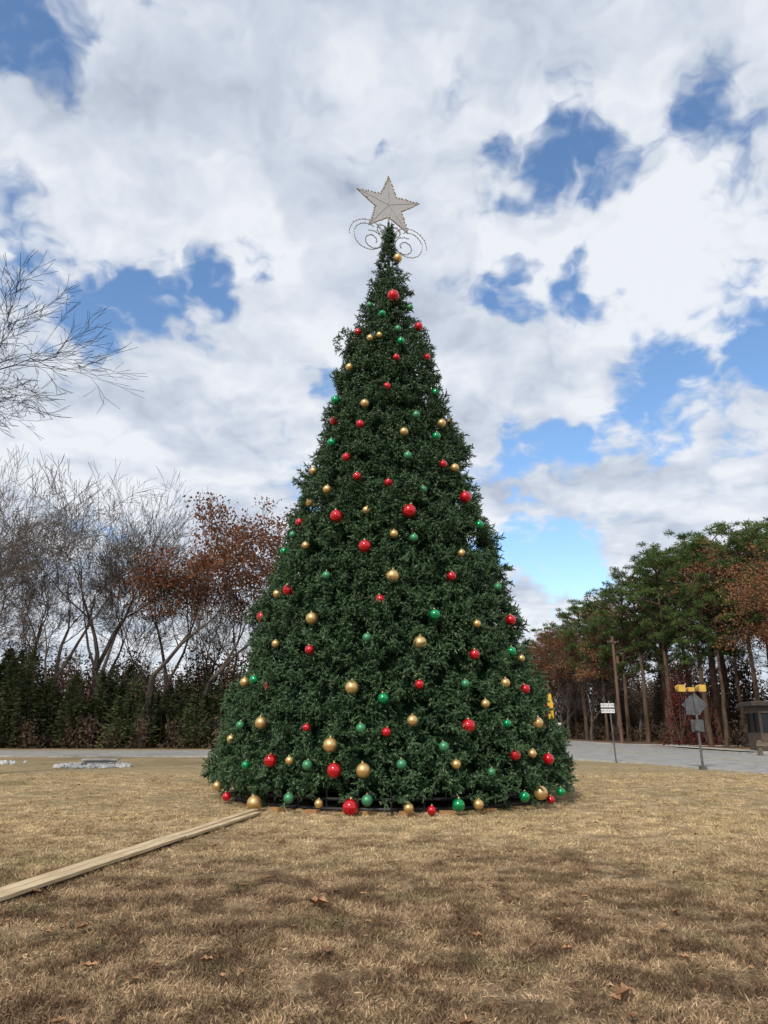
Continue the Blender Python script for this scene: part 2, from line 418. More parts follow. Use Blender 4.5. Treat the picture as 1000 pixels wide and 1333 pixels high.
core = mat_var("core_shade_green", (0.003, 0.009, 0.004), (0.008, 0.020, 0.009), 3.0, 0.9, spec=0.05)  # solid core cone; shade between the boughs is painted in as near-black green
xt = empty("christmas_tree", (TX, TY, 0))
sc_ = bpy.data.collections.new("fir_sprigs")
for k in range(6):
    mb = MB(); L = random.uniform(0.32, 0.43)
    fingers = [(Vector((0, 0, L * .45)), Vector((random.uniform(-.1, .1), random.uniform(-.1, .1), 1)), L * .5)]
    nf = random.randint(7, 9)
    for i in range(nf):
        t = 0.2 + 0.68 * i / nf; az = i * 2.4 + random.uniform(-.5, .5); an = random.uniform(0.6, 1.1)
        d = Vector((math.sin(an) * math.cos(az), math.sin(an) * math.sin(az), math.cos(an)))
        fingers.append((Vector((0, 0, t * L)), d, random.uniform(0.10, 0.17)))
    for (p, d, l) in fingers:
        d = d.normalized(); a0 = d.orthogonal().normalized(); b0 = d.cross(a0)
        for s in (a0, b0):
            q = len(mb.v); wdt = .017
            mb.v += [p, p + d * l * .45 + s * wdt, p + d * l * .45 - s * wdt, p + d * l]
            mb.f += [(q, q + 1, q + 2), (q + 1, q + 3, q + 2)]; mb.m += [0, 0]
        for i in range(9):
            t = .15 + .85 * i / 9; an = i * 2.4; o_ = (a0 * math.cos(an) + b0 * math.sin(an))
            tip_ = p + d * (l * t + .024) + o_ * random.uniform(.030, .044); bs = p + d * l * t; s = (d.cross(o_) + d * random.uniform(-.5, .5)) * .0115
            q = len(mb.v); mb.v += [bs - s, bs + s, tip_]; mb.f.append((q, q + 1, q + 2)); mb.m.append(0)
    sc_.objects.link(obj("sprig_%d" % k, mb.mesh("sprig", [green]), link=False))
pts = []; eul = []; scl = []; idx = []
def addsprig(p, d, s):
    q = d.to_track_quat('Z', 'Y') @ Quaternion((0, 0, 1), random.uniform(0, 6.28))
    pts.append(p); eul.append(q.to_euler()); scl.append(s); idx.append(random.randrange(6))
def bough(p, out, s, n=9, spread=.55):
    side = Vector((-out.y, out.x, 0)); up = Vector((0, 0, 1))
    for k in range(n):
        a = random.gauss(0, spread); b_ = random.gauss(0, spread * .85)
        d = (out + side * a + up * b_).normalized()
        q = p + side * a * .20 + up * b_ * .17 + out * (random.uniform(-.10, .05) - .10 * (a * a + b_ * b_))
        addsprig(q, d, s * random.uniform(.8, 1.12))
z = 0.46
while z < H - 1.6:
    r = Rt(z); n = max(8, int(2 * math.pi * r / 0.39))
    ph = random.random()
    for i in range(n):
        th = 2 * math.pi * (i + ph + random.uniform(-.28, .28)) / n
        zz = z + random.uniform(-.13, .13)
        nz = mn.noise(Vector((math.cos(th) * r * .8, math.sin(th) * r * .8, zz * 1.0)))
        tier = (zz / 0.98 + .12 * math.sin(3 * th)) % 1.0
        rr = Rt(zz) - .39 + .22 * nz + random.gauss(0, .125) - (.18 if tier > .78 else 0) + .07 * (tier < .35)
        if tier > .8 and random.random() < .35: continue
        if z < .6: zz += abs(random.gauss(0, .05))
        s = 1.02 if r > 1.4 else .72 + .20 * r
        if r < 1.4: rr += .05
        out = Vector((math.cos(th), math.sin(th), random.gauss(-.04, .16))).normalized()
        bough(Vector((math.cos(th) * rr, math.sin(th) * rr, zz)), out, s, 8 if r > 1.4 else 7)
    z += .34 if r > 1.4 else .24
while z < H - .1:
    for _ in range(9):
        th = random.uniform(0, 6.28); r = max(0, Rt(z) - .16)
        for k in range(2): addsprig(Vector((math.cos(th) * r * .8, math.sin(th) * r * .8, z + random.uniform(-.1, .1))), Vector((math.cos(th + random.gauss(0, .5)), math.sin(th + random.gauss(0, .5)), random.gauss(.35, .5))).normalized(), random.uniform(.5, .72))
    z += .10
stray = [(183, 8.0, .34), (181, 12.45, .28), (180, 8.35, .18), (-4, 0.95, .1), (-8, 0.75, .12), (2, 12.25, .22), (184, 1.05, .14), (-3, 1.6, .15), (186, .75, .18)]
for i in range(64): stray.append((random.choice([0, 180, random.uniform(0, 360)]) + random.gauss(0, 6), random.uniform(1, 13.2), random.uniform(.06, .24)))
for (th_, zz, ex) in stray:
    th = R(th_); rr = Rt(zz) - .24 + ex
    for j in range(2): bough(Vector((math.cos(th) * (rr - .2 * j), math.sin(th) * (rr - .2 * j), zz)), Vector((math.cos(th), math.sin(th), 0)), .78 if zz > 10 else .85, 5, .42)
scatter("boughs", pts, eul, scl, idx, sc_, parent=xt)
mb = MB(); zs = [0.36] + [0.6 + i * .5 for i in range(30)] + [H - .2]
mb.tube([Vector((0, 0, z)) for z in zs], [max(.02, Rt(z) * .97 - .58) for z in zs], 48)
obj("shade_core", mb.mesh("core", [core]), parent=xt)
blk = mat_var("black_steel", (0.015, 0.015, 0.016), (0.03, 0.03, 0.03), 5, 0.5, metallic=.3)
mb = MB()
for rr, zz in ((3.7, 0.06), (3.7, 0.24), (2.0, .06)):
    ring = [Vector((rr * math.cos(a * math.pi / 24), rr * math.sin(a * math.pi / 24), zz)) for a in range(49)]
    mb.tube(ring, [.035] * 49, 6, cap=False)
for a in range(36):
    c_, s_ = math.cos(a * math.pi / 18), math.sin(a * math.pi / 18)
    mb.tube([Vector((3.7 * c_, 3.7 * s_, .0)), Vector((3.7 * c_, 3.7 * s_, .45))], [.025, .025], 6)
    if a % 3 == 0: mb.tube([Vector((.3 * c_, .3 * s_, .06)), Vector((3.9 * c_, 3.9 * s_, .06))], [.03, .03], 4)
mb.tube([Vector((0, 0, 0)), Vector((0, 0, H + .2))], [.09, .04], 8)
obj("steel_frame", mb.mesh("frame", [blk]), parent=xt)
mb = MB()
for a in (-112, -101, -96, -86, -124, -75, -62):
    t = R(a); mb.box((4.05 * math.cos(t), 4.05 * math.sin(t), .035), (.28, .13, .07), t + 1.5 + random.uniform(-.2, .2))
blkw = mat_var("wood_blocks", (0.30, 0.15, 0.06), (0.42, 0.24, 0.11), 4, .8)
o = obj("levelling_blocks", mb.mesh("blocks", [blkw]), parent=xt)

# ornaments
def omat(name, c, rough, metal, coat=0.0):
    m, nt, b = new_mat(name)
    oi = N(nt, 'ShaderNodeTexCoord'); f = noise(nt, oi.outputs['Object'], 1.2, 1)
    nt.links.new(mix_c(nt, f, tuple(x * .85 for x in c), c), b.inputs['Base Color'])
    b.inputs['Roughness'].default_value = rough; b.inputs['Metallic'].default_value = metal
    b.inputs['Coat Weight'].default_value = coat; b.inputs['Coat Roughness'].default_value = .05
    return m
om = {'r': omat("ornament_red", (0.68, 0.008, 0.018), .18, .55, .8), 'y': omat("ornament_gold", (0.78, 0.50, 0.20), .36, .75, .15),
      'G': omat("ornament_green_shiny", (0.0, 0.33, 0.10), .15, .6, .8), 'm': omat("ornament_green_matte", (0.07, 0.28, 0.13), .42, .4)}
capm = omat("ornament_cap", (0.6, 0.45, 0.2), .35, .9)
obm = {}
for k_, m in om.items():
    mb = MB(); mb.sphere((0, 0, 0), 1, 28, 18)
    mb.tube([Vector((0, 0, .94)), Vector((0, 0, 1.14))], [.22, .2], 10, mat=1)
    mb.tube([Vector((.11 * math.cos(t), 0, 1.24 + .12 * math.sin(t))) for t in np.linspace(0, 6.28, 10)], [.02] * 10, 4, mat=1)
    obm[k_] = mb.mesh("ornament_" + k_, [m, capm], True)
orn = """518,336,y,10 512,385,r,14 481,397,m,7 498,408,G,8 545,425,r,10 518,428,m,8 466,432,r,8 494,436,y,7 482,440,y,8 522,444,G,9 534,400,m,7
516,465,r,8 556,465,r,8 455,478,y,9 567,511,G,9 504,503,r,9 437,521,G,11 475,525,y,10 542,540,m,9 575,551,y,10 435,548,r,10 469,552,r,10 526,562,y,10 568,568,G,10
432,576,G,10 451,595,r,10 531,593,m,10 577,604,r,9 592,609,y,10 408,613,y,9 465,620,r,10 506,628,r,10 551,637,m,9 426,637,y,10 606,647,r,14 403,654,y,10 477,664,y,9
533,665,r,16 438,672,r,15 390,680,r,9 624,683,G,10 513,695,y,10 539,700,m,10 398,710,y,9 475,711,r,15 370,718,G,9 381,696,m,8 601,720,y,9 425,749,m,10 511,750,y,16 588,750,r,11
375,768,r,13 361,773,y,10 495,780,r,11 648,764,m,9 341,803,r,12 406,805,y,14 566,800,G,13 621,812,y,9 665,807,r,12 478,830,m,11 547,837,y,16 359,838,y,9 403,846,r,11
618,852,r,12 666,848,G,11 679,857,y,8 319,888,y,11 331,885,G,11 348,893,r,9 458,895,y,16 546,891,r,11 606,890,m,10 658,889,y,11 684,897,r,11 499,909,G,13 632,916,y,10
340,941,y,14 313,944,m,10 399,947,r,9 470,948,m,12 537,938,y,13 610,945,r,16 503,953,r,11 660,942,G,10 700,941,y,13 430,970,y,17 578,972,m,12 301,962,y,10 352,990,r,15 377,990,y,10
400,996,m,12 320,996,G,10 435,1003,r,17 473,1003,y,17 523,995,m,12 594,995,y,11 671,983,r,12 693,981,y,10 640,1005,m,9 714,988,r,13 283,1023,y,10 295,1037,r,10 331,1047,y,17
376,1039,m,12 415,1046,y,10 456,1057,r,19 478,1042,m,13 532,1052,y,12 562,1055,r,11 597,1048,G,15 623,1047,y,12 683,1037,G,12 704,1032,y,16 717,1041,r,9 730,1031,G,10""".split()
axis = Vector((TX, TY, 0))
def put_ornament(P_, r_, c_):
    o = obj("ornament", obm[c_], P_ - axis, random.uniform(0, 6), r_, parent=xt)
    o.rotation_euler = (random.uniform(-.2, .2), random.uniform(-.2, .2), random.uniform(0, 6)); return o
for s in orn:  # image pixel position and diameter, projected onto the tree cone
    u, v, c_, dpx = s.split(','); d = pixel_dir(float(u), float(v)); best = None
    for i in range(900):
        t = 12 + i * .02; p = EYE + d * t; rho = math.hypot(p.x - TX, p.y - TY)
        sd = rho - (Rt(min(max(p.z, .2), H)) + .02)
        if best is None or sd < best[0]: best = (sd, t)
        if sd < 0: break
    p = EYE + d * best[1]
    depth = p.y * math.cos(PITCH) + (p.z - 1.6) * math.sin(PITCH)
    r_ = float(dpx) * 1.13 * depth / F / 2
    if p.z < r_ + .01: p.z = r_ + .01
    put_ornament(p, r_, c_)
for _ in range(75):
    z = 0.4 + 14.5 * (1 - math.sqrt(random.random())); th = random.uniform(.12, math.pi - .12); r = Rt(z) - .03
    put_ornament(Vector((TX + r * math.cos(th), TY + r * math.sin(th), z)), random.choice([.08, .09, .1, .14]), random.choice('rryyGmm'))

# star + scrolls
starm = mat_var("star_mesh_panel", (0.34, 0.33, 0.325), (0.45, 0.44, 0.43), 30, .6, metallic=.1, bump=.3)
bead = mat_var("star_lights", (0.22, 0.15, 0.08), (0.5, 0.42, 0.3), 20, .3, island=True)
wire = mat_var("scroll_wire", (0.22, 0.21, 0.20), (0.38, 0.37, 0.36), 20, .4, metallic=.3)
st = empty("star_topper", (TX, TY, 17.2), R(19))
mb = MB(); pr = []
for i in range(10):
    a = math.pi / 2 + i * math.pi / 5; r = 1.09 if i % 2 == 0 else .45
    pr.append(Vector((r * math.cos(a), 0, r * math.sin(a))))
for sgn in (-1, 1):
    q = len(mb.v); mb.v += [p + Vector((0, sgn * .02, 0)) for p in pr] + [Vector((0, sgn * .022, 0))]
    for i in range(10):
        mb.f.append((q + i, q + (i + 1) % 10, q + 10) if sgn < 0 else (q + (i + 1) % 10, q + i, q + 10)); mb.m.append(0)
obj("panel", mb.mesh("panel", [starm]), parent=st)
mb = MB(); mb.tube(pr + [pr[0]], [.018] * 11, 6)
for i in range(0, 10, 2):
    mb.tube([Vector((0, -.026, 0)), pr[i] + Vector((0, -.024, 0))], [.005, .005], 4)
obj("outline_frame", mb.mesh("outline", [wire]), parent=st)
mb = MB()
for i in range(10):
    a, b_ = pr[i], pr[(i + 1) % 10]; n = 8
    for j in range(n):
        p = a.lerp(b_, j / n); mb.sphere(p + Vector((random.uniform(-.02, .02), -.02, random.uniform(-.02, .02))), .028, 6, 4)
obj("bulbs", mb.mesh("bulbs", [bead], True), parent=st)
mb = MB(); bd = MB()
mb.tube([Vector((0, 0, -1.1)), Vector((0, 0, -.3))], [.03, .03], 6)
def scroll(cx, cz, r0, r1, turns, a0, sg):
    n = int(34 * turns); path = []
    for i in range(n + 1):
        t = i / n; a = a0 + t * turns * 2 * math.pi; r = r0 + (r1 - r0) * t
        path.append(Vector((sg * (cx + r * math.cos(a)), random.uniform(-.006, .006), cz + r * math.sin(a))))
    mb.tube(path, [.011] * len(path), 5)
    for i in range(0, n, 1):
        bd.sphere(path[i] + Vector((random.uniform(-.012, .012), -.012, random.uniform(-.015, .015))), .021, 5, 4)
for sg in (-1, 1):
    scroll(.66, -1.27, .60, .40, 1.35, -.9 + 0.8, sg)
    scroll(.52, -1.42, .36, .12, 1.4, 1.2, sg)
    scroll(.20, -.95, .20, .10, 1.2, -2.0, sg)
    mb.tube([Vector((0, 0, -1.5)), Vector((sg * .25, 0, -1.0)), Vector((sg * .45, 0, -.72))], [.012] * 3, 5)
    mb.tube([Vector((0, 0, -1.2)), Vector((sg * .15, 0, -.8)), Vector((sg * .3, 0, -.75))], [.012] * 3, 5)
obj("scrolls", mb.mesh("scrolls", [wire]), parent=st); obj("scroll_bulbs", bd.mesh("sb", [wire]), parent=st)

# ------------------------------------------------------------ natural trees
bark = mat_var("grey_bark", (0.060, 0.048, 0.040), (0.130, 0.106, 0.090), 2, .9, stretch=(1, 1, .3), spec=.05)
dbark = mat_var("dark_bark", (0.025, 0.020, 0.017), (0.055, 0.045, 0.038), 2, .9, stretch=(1, 1, .3), spec=.02)
pbark = mat_var("pine_bark", (0.065, 0.042, 0.030), (0.14, 0.095, 0.068), 2, .9, stretch=(1, 1, .3), spec=.05)
rust = mat_var("rust_leaves", (0.10, 0.040, 0.022), (0.26, 0.115, 0.060), .5, .8, island=True, transl=.2, spec=.1)
orange = mat_var("orange_brown_leaves", (0.13, 0.060, 0.030), (0.34, 0.175, 0.085), .5, .8, island=True, transl=.2, spec=.1)
needle = mat_var("pine_needles", (0.035, 0.066, 0.018), (0.155, 0.220, 0.065), .45, .7, island=True, transl=.3, spec=.2)
cedar = mat_var("cedar_foliage", (0.020, 0.034, 0.013), (0.088, 0.100, 0.042), .4, .8, island=True, transl=.15, spec=.1)
brush = mat_var("woodland_brush", (0.036, 0.026, 0.018), (0.120, 0.082, 0.054), .4, .9, island=True, spec=.05)

def grow(mb, p, d, L, r, lev, maxlev, up=.06, ends=None, spread=.5, minr=.008):
    nseg = 3 if lev < 4 else 2; path = [p.copy()]; rads = [r]; dd = d.copy()
    for i in range(nseg):
        dd = (dd + Vector((random.gauss(0, .13), random.gauss(0, .13), random.gauss(0, .1) + up))).normalized()
        path.append(path[-1] + dd * L / nseg); rads.append(max(minr, r * (1 - .4 * (i + 1) / nseg)))
    mb.tube(path, rads, 6 if lev < 2 else (4 if lev < 4 else 3), cap=False)
    if ends is not None and lev >= maxlev - 2: ends.append(path[-1])
    if lev >= maxlev: return
    def child(q, ang, f, rr):
        ax = dd.orthogonal().normalized(); ax = Quaternion(dd, random.uniform(0, 6.28)) @ ax
        nd = Quaternion(ax, ang) @ dd
        grow(mb, q, nd, L * f, rr, lev + 1, maxlev, up, ends, spread, minr)
    for k in range(2): child(path[-1], random.uniform(.35, 1) * spread, random.uniform(.68, .88), rads[-1] * random.uniform(.65, .85))
    if random.random() < .8: child(path[-2], random.uniform(.9, 1.6) * spread, random.uniform(.5, .75), rads[-2] * .5)
    if lev > 1 and random.random() < .5: child(path[1], random.uniform(.9, 1.6) * spread, random.uniform(.45, .7), rads[1] * .45)

bare = []
for k in range(4):
    random.seed(40 + k); mb = MB()
    grow(mb, Vector((0, 0, -.1)), Vector((0, 0, 1)), 5.2, .34, 0, 7, .05, None, .55 if k % 2 else .68, .013)
    me = mb.mesh("bare_tree", [bark]); zmax = max(v[2] for v in mb.v); bare.append((me, zmax))
def place_bare(name, k, x, y, h):
    me, zm = bare[k]; return obj(name, me, (x, y, 0), random.uniform(0, 6.28), h / zm)
random.seed(5)
for (k, x, y, h) in [(0, -28.5, 60, 23.5), (1, -24, 62, 26), (2, -33, 58, 23), (3, -20.5, 66, 22), (0, -38, 63, 24), (1, -17, 70, 18), (2, -12, 72, 17),
                     (3, -27, 72, 25), (0, -45, 60, 23), (2, -52, 64, 22), (1, -36, 74, 25), (3, -42, 70, 24), (1, -8, 76, 16), (0, -60, 66, 22), (1, -15, 82, 18)]:
    place_bare("bare_tree", k, x, y, h)
for (k, x, y, h) in [(1, -20.0, 32, 14.5), (0, 33, 70, 15), (2, 27, 96, 15), (3, 24, 112, 15), (1, 22, 125, 15), (0, 29, 84, 14), (3, 24.5, 88, 12), (2, 23.5, 98, 12)]:
    place_bare("bare_tree", k, x, y, h)
random.seed(91); mb = MB(); T0 = Vector((-17.1, 18.6, 0)); UPZ = 1.3
mb.tube([T0 + Vector((0, 0, -.1)), T0 + Vector((.1, 0, 5)), T0 + Vector((0, .1, 9.5)), T0 + Vector((.2, 0, 11 + UPZ))], [.36, .30, .25, .2], 9)
def limb(z, d, L, r, ml=6): grow(mb, T0 + Vector((.05, 0, z + UPZ)), Vector(d).normalized(), L, r, 1, ml, .035, None, .55, .0065)
limb(9.3, (1, .05, .30), 2.5, .13, 7); limb(10.4, (.9, -.1, .70), 2.0, .10, 7); limb(8.6, (-.9, .3, .5), 2.4, .1); limb(9.3, (.1, 1, .6), 2.3, .1)
limb(9.9, (0, -1, .7), 2.1, .09); limb(10.9, (.1, .2, 1), 2.0, .13, 6); limb(10.9, (-.6, -.3, 1), 2.0, .11)
obj("bare_tree", mb.mesh("bare_tree_near", [dbark]))

def leafy(name_seed, lm_, ml=6, prob=.75, nl=22, spread=.6, sz=.22, lo=.42):
    random.seed(name_seed); mb = MB(); ends = []
    grow(mb, Vector((0, 0, -.1)), Vector((0, 0, 1)), 4.6, .30, 0, ml, .05, ends, spread, .014)
    C = []
    zm = max(v[2] for v in mb.v)
    for p in ends:
        if p.z < zm * lo or random.random() > prob: continue
        for _ in range(nl): C.append((p.x + random.gauss(0, .36), p.y + random.gauss(0, .36), p.z + random.gauss(0, .22)))
    mb.leaves(C, sz, .6, 1)
    return mb.mesh("oak", [bark, lm_]), zm
oaks = [leafy(3, rust, prob=.60, nl=18, lo=.66, spread=.75, sz=.22), leafy(14, orange, prob=.65, nl=18), leafy(14, rust, prob=.65, nl=18)]
random.seed(6)
for (k, x, y, h) in [(0, -19.4, 58.5, 19.2), (0, -15.6, 61, 18.0), (0, -12.5, 66, 16), (1, 30.6, 49.5, 14.5), (1, 36, 58, 18), (0, 30.5, 72, 16), (2, 25, 100, 15.5), (0, 22.5, 108, 15), (0, 38, 60, 17),
                     (1, 26.9, 86, 17), (1, 19, 132, 15), (0, 12, 135, 15), (1, 26, 118, 17), (1, 21.5, 104, 14)]:
    me, zm = oaks[k]; obj("oak_tree", me, (x, y, 0), random.uniform(0, 6.28), h / zm)

# pines
pines = []
for k in range(5):
    random.seed(70 + k); mb = MB(); Hh = 18.0
    lean = Vector((random.uniform(-.7, .7), random.uniform(-.5, .5), 0)); tp = []
    for i in range(9):
        t = i / 8; tp.append(Vector((lean.x * t * t + random.gauss(0, .07), lean.y * t * t + random.gauss(0, .07), Hh * .94 * t - .1)))
    mb.tube(tp, [.24 * (1 - .78 * i / 8) for i in range(9)], 7, 0)
    C = []; Dd = []
    def at(z):
        t = min(max(z / (Hh * .94) * 8, 0), 7.99); i = int(t); return tp[i].lerp(tp[i + 1], t - i)
    nl = 30; z0 = (.40, .52, .60, .48, .56)[k]
    for i in range(nl):
        f = i / nl; z = Hh * (z0 + (.95 - z0) * f); az = i * 2.4 + random.uniform(-.6, .6)
        L = (0.8 + 2.7 * math.sin(math.pi * min(1, (1 - f) * .80 + .12)) ** .9) * random.uniform(.4, 1.3)
        if f < .25 and random.random() < .5: L *= .55
        d = Vector((math.cos(az), math.sin(az), random.uniform(.05, .6) + f * .7)).normalized(); p0 = at(z); p1 = p0 + d * L * .6 + Vector((0, 0, -.1)); p2 = p0 + d * L + Vector((0, 0, .25))
        mb.tube([p0, p1, p2], [.07, .045, .02], 4, 0, False)
        for j in range(random.randint(3, 5)):
            q = p0.lerp(p2, random.uniform(.6, 1.05)) + Vector((random.gauss(0, .40), random.gauss(0, .40), random.gauss(.15, .2)))
            mb.tube([p1, q], [.02, .012], 3, 0, False)
            for _ in range(90):
                v = Vector((random.gauss(0, 1), random.gauss(0, 1), random.gauss(.35, .7))).normalized()
                c_ = q + Vector((v.x * .48, v.y * .48, v.z * .34)) * random.uniform(.25, 1.1); C.append(tuple(c_)); Dd.append(tuple(v))
    for i in range(9):   # dead stubs on the bare bole
        z = Hh * random.uniform(.22, z0); az = random.uniform(0, 6.28); p0 = at(z)
        mb.tube([p0, p0 + Vector((math.cos(az), math.sin(az), random.uniform(-.1, .4))) * random.uniform(.4, 1.3)], [.035, .012], 3, 0, False)
    mb.leaves(C, .34, .19, 1, Dd)
    pines.append(mb.mesh("pine", [pbark, needle]))
random.seed(8)
for (x, y, h) in [(31.5, 54, 16.5), (35, 56, 18.5), (29.5, 58, 17.5), (33, 62, 18), (28, 64, 16.6), (37, 66, 19), (31, 68, 19), (27.6, 71, 18.9), (34.5, 74, 19.5),
                  (29.5, 77, 18), (32, 84, 18), (28.5, 91, 17.5), (25.0, 92, 17), (30, 98, 17.5), (26.8, 103, 16), (24.0, 106, 15), (28, 112, 16), (41, 60, 19), (43, 52, 18), (40, 72, 20), (38, 82, 20), (36, 94, 19),
                  (47, 62, 20), (24, 116, 14), (30.5, 63, 15), (26.3, 80, 16.5), (33, 79, 20), (29, 94, 17), (36, 61, 18), (27.8, 60.5, 13), (25.8, 86, 14), (29.8, 66, 19), (28.6, 73.5, 16), (27.4, 77, 18.5)]:
    obj("pine_tree", random.choice(pines), (x, y, 0), random.uniform(0, 6.28), (h / 18 * random.uniform(1.0, 1.15), h / 18 * random.uniform(1.0, 1.15), h / 18))

random.seed(21); mb = MB(); C = []; Dd = []
def cedar_at(x, y, h, w_):
    mb.tube([Vector((x, y, 0)), Vector((x, y, h * .85))], [.1, .02], 5, 0, False)
    for l in range(random.randint(5, 8)):
        lx, ly = x + random.gauss(0, w_ * .55), y + random.gauss(0, w_ * .5); lh = h * random.uniform(.45, 1.0); lw = w_ * random.uniform(.45, .75)
        tip = Vector((x + random.gauss(0, .3), y, h)) if l == 0 else Vector((lx, ly, lh))
        for _ in range(int(95 * lh * lw)):
            t = random.random() ** .85; r = lw * (1 - t) ** .6 * random.uniform(.5, 1.1) + .05; az = random.uniform(0, 6.28)
            cx = lx + (tip.x - lx) * t
            C.append((cx + r * math.cos(az), ly + r * math.sin(az), .1 + t * tip.z + random.gauss(0, .12))); Dd.append((math.cos(az), math.sin(az), random.uniform(-.2, .7)))
xx = -62
while xx < -3:
    cedar_at(xx, 57.5 + random.uniform(0, 4) + (2 if xx > -14 else 0), random.choice([2.8, 3.6, 4.6, 5.4, 6.2, 7.2, 7.8]) * (1 if xx < -16 else .85), random.uniform(1.5, 2.3)); xx += random.uniform(1.0, 2.0)
xx = -70
while xx < 0:
    cedar_at(xx, 64 + random.uniform(0, 4), random.uniform(3.5, 7.5), random.uniform(1.8, 2.6)); xx += random.uniform(1.8, 3.0)
mb.leaves(C, .42, .28, 1, Dd)
obj("evergreen_thicket", mb.mesh("thicket", [pbark, cedar]))

def brush_mass(name, spots, mat_, sz=.4):
    mb = MB(); C = []
    for (x, y, h, w_) in spots:
        n = int(120 * w_ * h * .5) + 60
        for _ in range(n):
            a = random.uniform(0, 6.28); t = random.random(); r = w_ * math.sqrt(random.random()) * (1 - .5 * t)
            C.append((x + r * math.cos(a), y + r * math.sin(a), t * h * random.uniform(.7, 1.1)))
        for _ in range(10):
            a = random.uniform(0, 6.28); mb.tube([Vector((x, y, 0)), Vector((x + w_ * .6 * math.cos(a), y + w_ * .6 * math.sin(a), h * random.uniform(.7, 1.2)))], [.03, .012], 3, 0, False)
    mb.leaves(C, sz, .5, 1)
    obj(name, mb.mesh(name, [bark, mat_]))
sp = []
for i in range(95):
    y = random.uniform(56, 128); x = 32 + random.uniform(2, 16) - (y - 60) * .06
    sp.append((x, y, random.uniform(3.5, 11), random.uniform(1.8, 3)))
for i in range(30):
    y = random.uniform(60, 125); sp.append((28 - (y - 60) * .05 + random.uniform(0, 3), y, random.uniform(.8, 2.2), random.uniform(1, 2)))
brush_mass("woodland_undergrowth", sp, brush, .32)
sp = [(random.uniform(-75, 0), random.uniform(61, 76), random.uniform(3, 9), random.uniform(2, 3.4)) for _ in range(90)]
sp += [(random.uniform(-62, -4), random.uniform(56, 58), random.uniform(.8, 2.6), random.uniform(.8, 1.6)) for _ in range(40)]
brush_mass("woodland_undergrowth", sp, brush, .32)
sp = [(x, random.uniform(134, 142), random.uniform(9, 15), random.uniform(3, 5)) for x in range(-60, 60, 3)]
brush_mass("distant_trees", sp, mat_var("distant_foliage", (0.055, 0.042, 0.030), (0.16, 0.10, 0.065), .2, .9, island=True, spec=.05), .5)
redl = mat_var("dark_red_leaves", (0.05, 0.012, 0.010), (0.15, 0.032, 0.022), .8, .8, island=True, spec=.1)
brush_mass("red_maple_shrub", [(26.3, 66, 5.5, 1.7), (27.5, 67, 7.5, 2.0), (28.4, 65.5, 5, 1.6)], redl, .26)

# ------------------------------------------------------------ street furniture
gal = mat_var("galvanised_steel", (0.10, 0.10, 0.10), (0.17, 0.17, 0.17), 6, .5, metallic=.5)
signback = mat_var("sign_back_aluminium", (0.09, 0.09, 0.10), (0.13, 0.13, 0.14), 4, .5, metallic=.3)
white = mat_var("white_sign_face", (0.68, 0.68, 0.67), (0.8, 0.8, 0.8), 4, .5)
black = mat_var("black_print", (0.015, 0.015, 0.015), (0.03, 0.03, 0.03), 4, .6)
yel = mat_var("beacon_yellow", (0.55, 0.33, 0.06), (0.66, 0.42, 0.09), 4, .45)
amber = mat_var("amber_lens", (0.5, 0.2, 0.02), (0.6, 0.26, 0.03), 4, .2)
fs = empty("flashing_beacon_sign", (12.35, 29.2, 0))
mb = MB(); mb.tube([Vector((0, 0, 0)), Vector((0, 0, 3.2))], [.05, .05], 8); mb.box((0, 0, 2.98), (.95, .05, .05)); mb.box((0, 0, .06), (.22, .22, .12))
mb.box((0, -.06, 2.38), (.12, .06, .5)); mb.box((-.07, -.1, 1.6), (.2, .12, .3))
obj("post", mb.mesh("post", [gal]), parent=fs)
def rr_plate(name, cx, cz, size, diamond, y, mat_, par):
    mb = MB(); M = Matrix.Rotation(R(45), 3, 'Y') if diamond else None
    mb.box((cx, y, cz), (size[0], .012, size[1]), 0, 0, M); o = obj(name, mb.mesh(name, [mat_]), parent=par)
    bevel(o, .003); return o
rr_plate("warning_plate", 0.0, 2.42, (.72, .72), True, .07, signback, fs)
rr_plate("lower_plate", 0.02, 1.63, (.5, .46), False, .07, signback, fs)
rr_plate("side_plate", -.12, 2.35, (.55, .62), False, -.03, signback, fs)
for i, x in enumerate((-.48, -.12, .34)):
    mb = MB(); z0 = 3.06 if i != 1 else 3.02
    mb.box((x, 0, z0), (.27, .2, .27)); mb.tube([Vector((x, .1, z0)), Vector((x, .16, z0))], [.11, .11], 14, 1)
    mb.tube([Vector((x, .1, z0 + .06)), Vector((x, .34, z0 + .02))], [.125, .125], 14, 0, False)
    o = obj("beacon_head_%d" % i, mb.mesh("beacon", [yel, amber]), parent=fs); bevel(o, .02)
    if i == 1: o.scale = (.9, 1, .6); o.location.z = 1.2
sn = empty("street_name_sign", (10.55, 34.5, 0), R(0))
mb = MB(); mb.tube([Vector((.1, 0, 0)), Vector((0, 0, 2.7))], [.035, .035], 8)
mb.tube([Vector((0, 0, 2.68)), Vector((0, 0, 2.76))], [.045, .02], 8)
obj("post", mb.mesh("post2", [gal]), parent=sn)
for i, (zz, txt) in enumerate(((2.55, "CIRCLE DR"), (2.30, "SERVICE RD"))):
    mb = MB(); mb.box((-.1, -.05, zz), (.66, .01, .21), mat=1); mb.box((-.1, -.058, zz), (.63, .006, .18), mat=0)
    obj("plate_%d" % i, mb.mesh("plate", [white, black]), parent=sn)
    cu = bpy.data.curves.new("lettering", 'FONT'); cu.body = txt; cu.size = .13; cu.align_x = 'CENTER'; cu.align_y = 'CENTER'; cu.extrude = .001; cu.materials.append(black)
    t = obj("lettering_%d" % i, cu, (-.1, -.064, zz), parent=sn); t.rotation_euler = (math.pi / 2, 0, 0)
